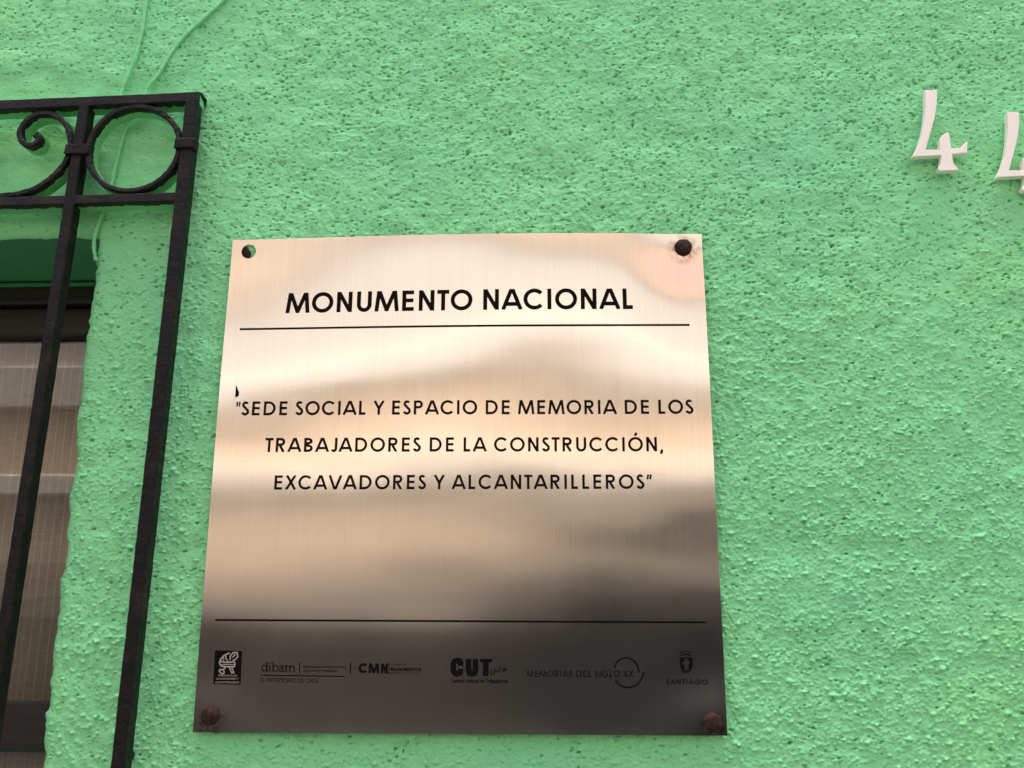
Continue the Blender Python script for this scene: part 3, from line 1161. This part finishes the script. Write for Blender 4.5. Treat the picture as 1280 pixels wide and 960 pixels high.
def set_line(fl, text, pl, pr, cap_px_l, cap_px_r, t, track=None, space=.38, serif=False, ctr=False, wmod=1.0):
    """set text so that its ink runs from pixel pl to pixel pr, capitals up to the given pixels"""
    Yp = -.0108
    a, b_ = at(*pl, Yp), at(*pr, Yp)
    ca_, cb_ = at(*cap_px_l, Yp), at(*cap_px_r, Yp)
    A = np.array([a[0], a[2] - ZC])
    B = np.array([b_[0], b_[2] - ZC])
    capH = ((ca_[2] - a[2]) + (cb_[2] - b_[2])) / 2
    auto = track is None
    span = np.linalg.norm(B - A)
    if track is None:
        tot = 0.0
        for i, ch in enumerate(text):
            tot += space if ch == ' ' else (INKW.get(ch, .6) if ch != 'I' else t) + (SIDE.get(ch, .05) if i else 0) + (SIDE.get(ch, .05) if i < len(text) - 1 else 0)
        track = (span / capH - tot) / (len(text) - 1)
    xs_, x = [], 0.0
    for i, ch in enumerate(text):
        if ch == ' ':
            x += space + (track if auto else 0)
            xs_.append(None)
            continue
        w = INKW.get(ch, .6) * wmod if ch != 'I' else t
        lb = SIDE.get(ch, .05) if i else 0
        xs_.append((x + lb, w))
        x += lb + w + SIDE.get(ch, .05) + track
        last = xs_[-1][0] + w
    sx_ = np.linalg.norm(B - A) / last
    d = (B - A) / np.linalg.norm(B - A)
    up = np.array([-d[1], d[0]])
    if abs(d[1]) > 0:
        up = np.array([0.0, 1.0])
    asp = sx_ / capH
    for q, ch in zip(xs_, text):
        if q is None:
            continue
        x0, w = q
        tt = t

        def tr(p, x0=x0):
            return A + d * (sx_ * x0 + sx_ * p[0]) + up * (capH * p[1])
        for pts, closed in glyph(ch, w, tt):
            v0, v1 = (0, 1) if ch not in ',Ó"”' else (-.3, 1.4)
            if ch in 'OCGSUJ':
                v0, v1 = -.02, 1.02
            fl.stroke(pts, .105 if ch == '"' else .135 if ch == '”' else tt, closed, v0, v1, tr)
            if serif:
                for e in (pts[0], pts[-1]):
                    if not closed and (e[1] < .02 or e[1] > .98):
                        yy = .03 if e[1] < .5 else .97
                        fl.stroke([(e[0] - .13, yy), (e[0] + .13, yy)], .06, False, None, None, tr)
    return sx_, capH


f = Flat()
print('heading', set_line(f, 'MONUMENTO NACIONAL', (356.5, 391), (791, 386.8), (356.5, 365.5), (791, 361.5), .186, None, .36))
f.build('heading', label='bold capitals reading MONUMENTO NACIONAL')
f = Flat()
print('l1', set_line(f, '"SEDE SOCIAL Y ESPACIO DE MEMORIA DE LOS', (294.5, 519.2), (867, 517.3), (294.5, 501.5), (867, 500), .172, None, .36))
f.build('inscription_line', label='first line of the inscription, SEDE SOCIAL Y ESPACIO DE MEMORIA DE LOS')
f = Flat()
print('l2', set_line(f, 'TRABAJADORES DE LA CONSTRUCCIÓN,', (331, 565), (827.5, 564.2), (331, 547.3), (827.5, 546.5), .172, None, .36))
f.build('inscription_line', label='second line of the inscription, TRABAJADORES DE LA CONSTRUCCIÓN')
f = Flat()
print('l3', set_line(f, 'EXCAVADORES Y ALCANTARILLEROS”', (342.5, 612), (814, 611), (342.5, 594.2), (814, 593), .172, None, .36))
f.build('inscription_line', label='last line of the inscription, EXCAVADORES Y ALCANTARILLEROS')


def uv(px_, py_):
    q = at(px_, py_, -.0108)
    return np.array([q[0], q[2] - ZC])


MM = .00079                                           # one photograph pixel on the plate


def rule(p, q, w):
    f = Flat()
    f.stroke([uv(*p), uv(*q)], w)
    return f


rule((299, 410.8), (862, 406.2), 2.7 * MM).build('rule_line')
rule((269, 775), (882, 778), 2.4 * MM).build('rule_line')
# chipped spot of enamel
f = Flat()
f.poly([uv(x, y) for x, y in ((295.0, 481), (296.5, 485), (298.6, 490), (298.2, 495), (293.8, 496.5), (294.2, 489))])
f.build('ink_spot')


def font_text(body, pl, pr, cap, f, offset=0.0, shear=0.0, dv=0.0):
    """sets words in the default typeface, ink from pixel pl to pr (baseline), height to pixel row cap"""
    cu = bpy.data.curves.new('txt', 'FONT')
    cu.body = body
    cu.size = 1
    cu.offset = offset
    cu.shear = shear
    cu.resolution_u = 3
    cu.fill_mode = 'FRONT'
    o = bpy.data.objects.new('txt', cu)
    C.objects.link(o)
    bpy.context.view_layer.update()
    m_ = o.to_mesh()
    pts = np.array([v.co[:] for v in m_.vertices])
    fs = [tuple(p.vertices) for p in m_.polygons]
    o.to_mesh_clear()
    bpy.data.objects.remove(o)
    bpy.data.curves.remove(cu)
    A, B, T_ = uv(*pl), uv(*pr), uv(pl[0], cap)
    x0, x1 = pts[:, 0].min(), pts[:, 0].max()
    y1 = pts[:, 1].max()
    k0 = len(f.V)
    for p in pts:
        q = A + (B - A) * (p[0] - x0) / (x1 - x0) + np.array([0, (T_[1] - A[1]) * p[1] / y1])
        f.pt(q[0], q[1])
    f.F += [tuple(i + k0 for i in q) for q in fs]


# --- logo 1: black square with helmet and tools
f = Flat()
f.poly([uv(268.5, 813), uv(302.5, 813.8), uv(300.2, 856), uv(265.8, 855.2)])
lg = f.build('logo', label='black square emblem with a helmet, shovel and pick in pale outline')
f = Flat(.00032)


def zp(x, y):                                         # enlarged view of the emblem -> plate
    return uv(258 + x / 16.0, 805 + y / 16.0)


for pts, w in (([(255, 370), (285, 300), (340, 240), (400, 205), (465, 180)], 26), ([(262, 372), (300, 345), (360, 368), (470, 362), (560, 355)], 24),
               ([(385, 230), (385, 290), (430, 345)], 20), ([(255, 380), (290, 440), (370, 455), (555, 455), (570, 370)], 26), ([(300, 410), (545, 410)], 16),
               ([(470, 320), (480, 230), (540, 170), (615, 170), (625, 250), (580, 310), (520, 330)], 24), ([(520, 270), (580, 200)], 22),
               ([(375, 470), (330, 520), (270, 510), (250, 540), (300, 600), (345, 590), (350, 530)], 24),
               ([(455, 465), (500, 580), (545, 575), (500, 470)], 22), ([(330, 250), (345, 330)], 16)):
    f.stroke([zp(*p) for p in pts], w / 16 * MM)
font_text('SINDICATO DE', tuple(np.array([258, 805]) + np.array([230, 648]) / 16), tuple(np.array([258, 805]) + np.array([605, 652]) / 16), 805 + 615 / 16, f, .01)
font_text('EXCAVADORES Y', tuple(np.array([258, 805]) + np.array([190, 712]) / 16), tuple(np.array([258, 805]) + np.array([630, 712]) / 16), 805 + 680 / 16, f, .01)
font_text('ALCANTARILLEROS', tuple(np.array([258, 805]) + np.array([165, 782]) / 16), tuple(np.array([258, 805]) + np.array([650, 785]) / 16), 805 + 748 / 16, f, .01)
f.build('emblem_lines', M_INKLINE, lg)

# --- logo 2: dibam
f = Flat()


def dz_(x, y):
    return uv(320 + x * 120 / 1280, 815 + y * 45 / 480)


K = 120 / 1280 * MM
for pts, w, cl in ((arc(108, 218, 30, 38, 0, 360, 24)[:-1], 13, True), ([(143, 138), (143, 262)], 15, False), ([(122, 140), (147, 140)], 9, False), ([(140, 258), (160, 258)], 9, False),
                   ([(182, 182), (182, 262)], 15, False), ([(166, 185), (186, 185)], 9, False), ([(164, 258), (200, 258)], 9, False), ([(182, 142), (182, 158)], 17, False),
                   ([(226, 138), (226, 262)], 15, False), ([(208, 140), (230, 140)], 9, False), (arc(260, 220, 31, 38, 0, 360, 24)[:-1], 13, True),
                   ([(312, 200), (322, 186), (345, 184), (356, 200), (356, 258), (372, 258)], 13, False), (arc(332, 238, 22, 20, 0, 360, 18)[:-1], 11, True),
                   ([(398, 182), (398, 262)], 15, False), ([(382, 185), (402, 185)], 9, False), ([(384, 258), (414, 258)], 9, False),
                   ([(398, 210), (415, 186), (440, 186), (452, 205), (452, 262)], 13, False), ([(438, 258), (468, 258)], 9, False),
                   ([(452, 210), (470, 186), (495, 186), (507, 205), (507, 262)], 13, False), ([(493, 258), (524, 258)], 9, False)):
    f.stroke([dz_(*p) for p in pts], w * K, cl)
f.stroke([dz_(584, 140), dz_(578, 285)], 12 * K)
f.stroke([dz_(60, 310), dz_(1180, 326)], 14 * K)
f.stroke([dz_(1262, 140), dz_(1256, 292)], 15 * K)


def zt(body, x0, x1, yb, yt, fn, off, sh=0.0, slope=0):
    font_text(body, (320 + x0 * 120 / 1280, 815 + yb * 45 / 480), (320 + x1 * 120 / 1280, 815 + (yb + slope) * 45 / 480), 815 + yt * 45 / 480, fn, off, sh)


zt('DIRECCIÓN DE BIBLIOTECAS,', 630, 1200, 212, 176, f, .02, 0, 6)
zt('ARCHIVOS Y MUSEOS', 630, 1082, 264, 234, f, .02, 0, 4)
zt('EL PATRIMONIO DE CHILE', 54, 832, 402, 344, f, .0, 0, 12)
f.build('logo', label='lower-case slab lettering over a thin rule with a line of capitals below')


# --- logo 3: CMN
def heavy(fn, text, pl, pr, cap, t):
    set_line(fn, text, pl, pr, (pl[0], cap), (pr[0], cap), t, .00, .3, wmod=1.0)


f = Flat()
heavy(f, 'CMN', (448, 841.5), (484.5, 842), 829.2, .26)
f.stroke([uv(486.6, 828), uv(486.0, 842.8)], 1.1 * MM)
font_text('CONSEJO DE', (488.5, 832.3), (508, 832.5), 829.7, f, .0)
font_text('MONUMENTOS', (488.3, 838.6), (526, 839), 834.3, f, .045)
font_text('NACIONALES DE CHILE', (488.2, 842.2), (526, 842.8), 840.0, f, .0)
f.build('logo', label='three bold capitals with three small lines of capitals beside them')

# --- logo 4: CUT
f = Flat()


def cz_(x, y):
    return uv(555 + x * 90 / 1280, 815 + y * 45 / 640)


K4 = 90 / 1280 * MM
f.stroke([cz_(*p) for p in ([(295, 245), (292, 190)] + arc(235, 185, 62, 38, 10, -0, 2) + [(285, 165), (240, 150), (190, 165), (165, 215), (165, 330), (190, 375), (240, 390), (285, 370), (295, 300)])], 95 * K4)
f.stroke([cz_(*p) for p in [(435, 125), (435, 330), (455, 375), (495, 390), (540, 375), (560, 330), (560, 125)]], 98 * K4)
f.stroke([cz_(640, 152), cz_(858, 152)], 58 * K4)
f.stroke([cz_(744, 125), cz_(740, 430)], 98 * K4)
for pts in ([(870, 300), (840, 330), (830, 380), (845, 405), (885, 375)], [(905, 290), (895, 370), (915, 320), (935, 330), (930, 370)], [(960, 310), (955, 360)], [(963, 285), (965, 290)],
            [(1010, 245), (985, 300), (985, 350), (1005, 340)], [(1040, 300), (1045, 335), (1080, 250)], [(1050, 330), (1085, 300), (1105, 275), (1085, 300), (1075, 340), (1100, 330), (1130, 295)]):
    f.stroke([cz_(*p) for p in pts], 14 * K4)
font_text('Central Unitaria de Trabajadores', (563.5, 853.2), (634.5, 853.6), 848.2, f, .03)
f.build('logo', label='three heavy condensed capitals with slanted script beside them')

# --- logo 5: MEMORIAS DEL SIGLO XX in a broken circle
f = Flat()
set_line(f, 'MEMORIAS DEL SIGLO XX', (658.5, 846.2), (792, 846.4), (658.5, 838.2), (792, 838.2), .15, .03, .42, serif=True)


def mz(x, y):
    return uv(650 + x / 8.0, 815 + y / 8.0)


f.stroke([mz(*p) for p in [(945, 160), (955, 125), (980, 90), (1015, 67), (1060, 58), (1105, 66), (1145, 92), (1172, 130), (1188, 175), (1192, 205)]], 2.0 * MM)
f.stroke([mz(*p) for p in [(952, 285), (985, 322), (1030, 348), (1085, 356), (1140, 345), (1185, 315), (1218, 270), (1232, 225), (1233, 202)]], 2.0 * MM)
f.build('logo', label='serif capitals running into a broken circle')

# --- logo 6: shield over SANTIAGO
f = Flat()


def sz(x, y):
    return uv(820 + x / 16.0, 805 + y / 16.0)


outer_sh = [(490, 285), (610, 275), (720, 285), (722, 430), (705, 500), (665, 550), (608, 572), (550, 552), (512, 505), (494, 430)]
f.stroke([sz(*p) for p in outer_sh], 1.6 * MM, True)
f.poly([sz(*p) for p in ((500, 290), (555, 285), (585, 330), (540, 340), (530, 400), (560, 430), (580, 440), (560, 540), (515, 500), (498, 430))], ex=5e-6)
f.poly([sz(*p) for p in ((715, 290), (640, 285), (650, 330), (680, 350), (665, 410), (640, 430), (660, 520), (640, 550), (700, 505), (716, 430))], ex=5e-6)
f.poly([sz(*p) for p in ((608, 568), (560, 548), (600, 500), (645, 548))], ex=1e-5)
f.stroke([sz(*p) for p in [(490, 235), (550, 215), (610, 208), (700, 232)]], 1.9 * MM)
f.stroke([sz(*p) for p in [(480, 165), (610, 150), (720, 165)]], .8 * MM)
for x in (500, 545, 600, 655, 700):
    f.stroke([sz(x, 200), sz(x - 4, 165)], .8 * MM)
set_line(f, 'SANTIAGO', (832.5, 855.4), (885, 855.8), (832.5, 849.3), (885, 849.6), .16, .06, .3)
f.build('logo', label='small dark shield under a crown above a line of capitals')

# ------------------------------------------------------------------ house numbers
o4 = [(302, 172), (380, 172), (382, 230), (376, 290), (364, 360), (345, 430), (322, 510), (305, 570), (402, 570), (398, 495), (430, 466), (452, 452), (464, 470), (475, 562),
      (530, 558), (553, 545), (576, 515), (585, 519), (580, 592), (482, 600), (488, 650), (500, 675), (520, 690), (523, 706), (400, 712), (386, 695), (405, 668), (410, 608), (215, 618),
      (250, 560), (280, 470), (296, 380), (303, 290)]
NY = -.0125
base = at(1100 + 460 / 5.333, 80 + 712 / 5.333, NY)
pts4 = []
for x, y in o4:
    q = at(1100 + x / 5.333, 80 + y / 5.333, NY)
    pts4.append((q[0] - base[0], q[2] - base[2]))


def digit():
    bm = bmesh.new()
    fr_v = [bm.verts.new((x, -.0065, z)) for x, z in pts4]
    face = bm.faces.new(fr_v)
    r = bmesh.ops.extrude_face_region(bm, geom=[face])
    for g_ in r['geom']:
        if isinstance(g_, bmesh.types.BMVert):
            g_.co.y = .0008
    bmesh.ops.recalc_face_normals(bm, faces=bm.faces)
    es = [e for e in bm.edges if all(abs(v.co.y + .0065) < 1e-6 for v in e.verts)]
    bmesh.ops.bevel(bm, geom=es, offset=.0005, segments=1, affect='EDGES')
    return bm


n4 = bm_obj('house_number', digit(), M_CREAM)
n4.location = (float(base[0]), NY + .0065, float(base[2]))
tag(n4, 'cream metal digit 4, the upper one, whole in the photo', 'house number', 'house number digits')
m4 = n4.copy()
C.objects.link(m4)
tl = at(1100 + 850 / 5.333, 80 + 318 / 5.333, NY)
s = .965
m4.scale = (s, 1, s)
m4.location = (float(tl[0] - pts4[0][0] * s), NY + .0065, float(tl[2] - pts4[0][1] * s))
m4['label'] = 'cream metal digit 4 lower right, cut off by the edge of the photo'

# ------------------------------------------------------------------ the building across the street (unseen; bands and heights shaped for the plaque's reflections)
opp = thing('building', (0, FAC, 0), 'ochre and cream street building with white cornice across the road', 'building')
OX0, OX1 = -16, 16
ops = [(.2, 6.4)]
Z1, Z2 = 2.95, 3.22
bm = bmesh.new()
add_box(bm, OX0, OX1, FAC - 6, FAC, .001, 2.949)
bm_obj('wall', bm, M_OPP, opp)
box('plinth', -.50, OX1, FAC + .003, FAC + .06, .002, 1.90, M_DADO, opp)
box('plinth_reflection_step', -.50, OX1, FAC + .003, FAC + .07, 1.902, 2.02, M_GREYTRIM, opp)  # mid-grey step added to soften the plinth edge in the reflections
box('plinth', OX0, -.505, FAC + .003, FAC + .05, .002, 1.50, M_BROWN, opp)
box('plinth_reflection_step', OX0, -.505, FAC + .003, FAC + .06, 1.502, 1.74, M_GREYTRIM, opp)
box('wall_reflection_band', OX0, -.505, FAC + .003, FAC + .03, 1.742, 2.15, M_BAND, opp)  # mid tone added between plinth and wall to grade the reflection
box('wall_reflection_band', -.50, OX1, FAC + .003, FAC + .03, 2.022, 2.24, M_BAND, opp)
box('cornice', OX0 - .1, OX1 + .1, FAC - 6, FAC + .22, Z1, Z2, M_TRIM, opp, .03)
box('upper_wall', OX0, OX1, FAC - 6, FAC - .02, Z2 + .001, 4.08, M_OPP, opp)
box('string_course', OX0 - .05, OX1 + .05, FAC - 6, FAC + .12, 4.081, 4.62, M_TRIM, opp, .02)
box('upper_storey', OX0, OX1, FAC - 6, FAC - .02, 4.621, 6.10, M_UP, opp)
box('eaves_band', OX0, OX1, FAC - 6, FAC + .03, 6.101, 6.55, M_OPP, opp, .01)
box('parapet', .82, OX1, FAC - 6, FAC - .02, 6.551, 8.6, M_SALMON, opp)
box('parapet', OX0, .80, FAC - 6, FAC - .02, 6.551, 8.6, M_UP, opp)
for a, b_ in ops:
    w = box('window', a, b_, FAC + .004, FAC + .07, 2.25, 2.60, M_GREYTRIM, opp, .01)  # long dark strip added for the dark streak reflected in the plaque
    box('pane', a + .06, b_ - .06, FAC + .072, FAC + .078, 2.27, 2.58, M_DARKGLASS, w)
d = box('door', -11.4, -10.3, FAC + .062, FAC + .11, .003, 2.3, M_DOOR, opp, .01)
box('handle', -10.46, -10.42, FAC + .111, FAC + .15, 1.0, 1.14, M_BRASS, d, .005)
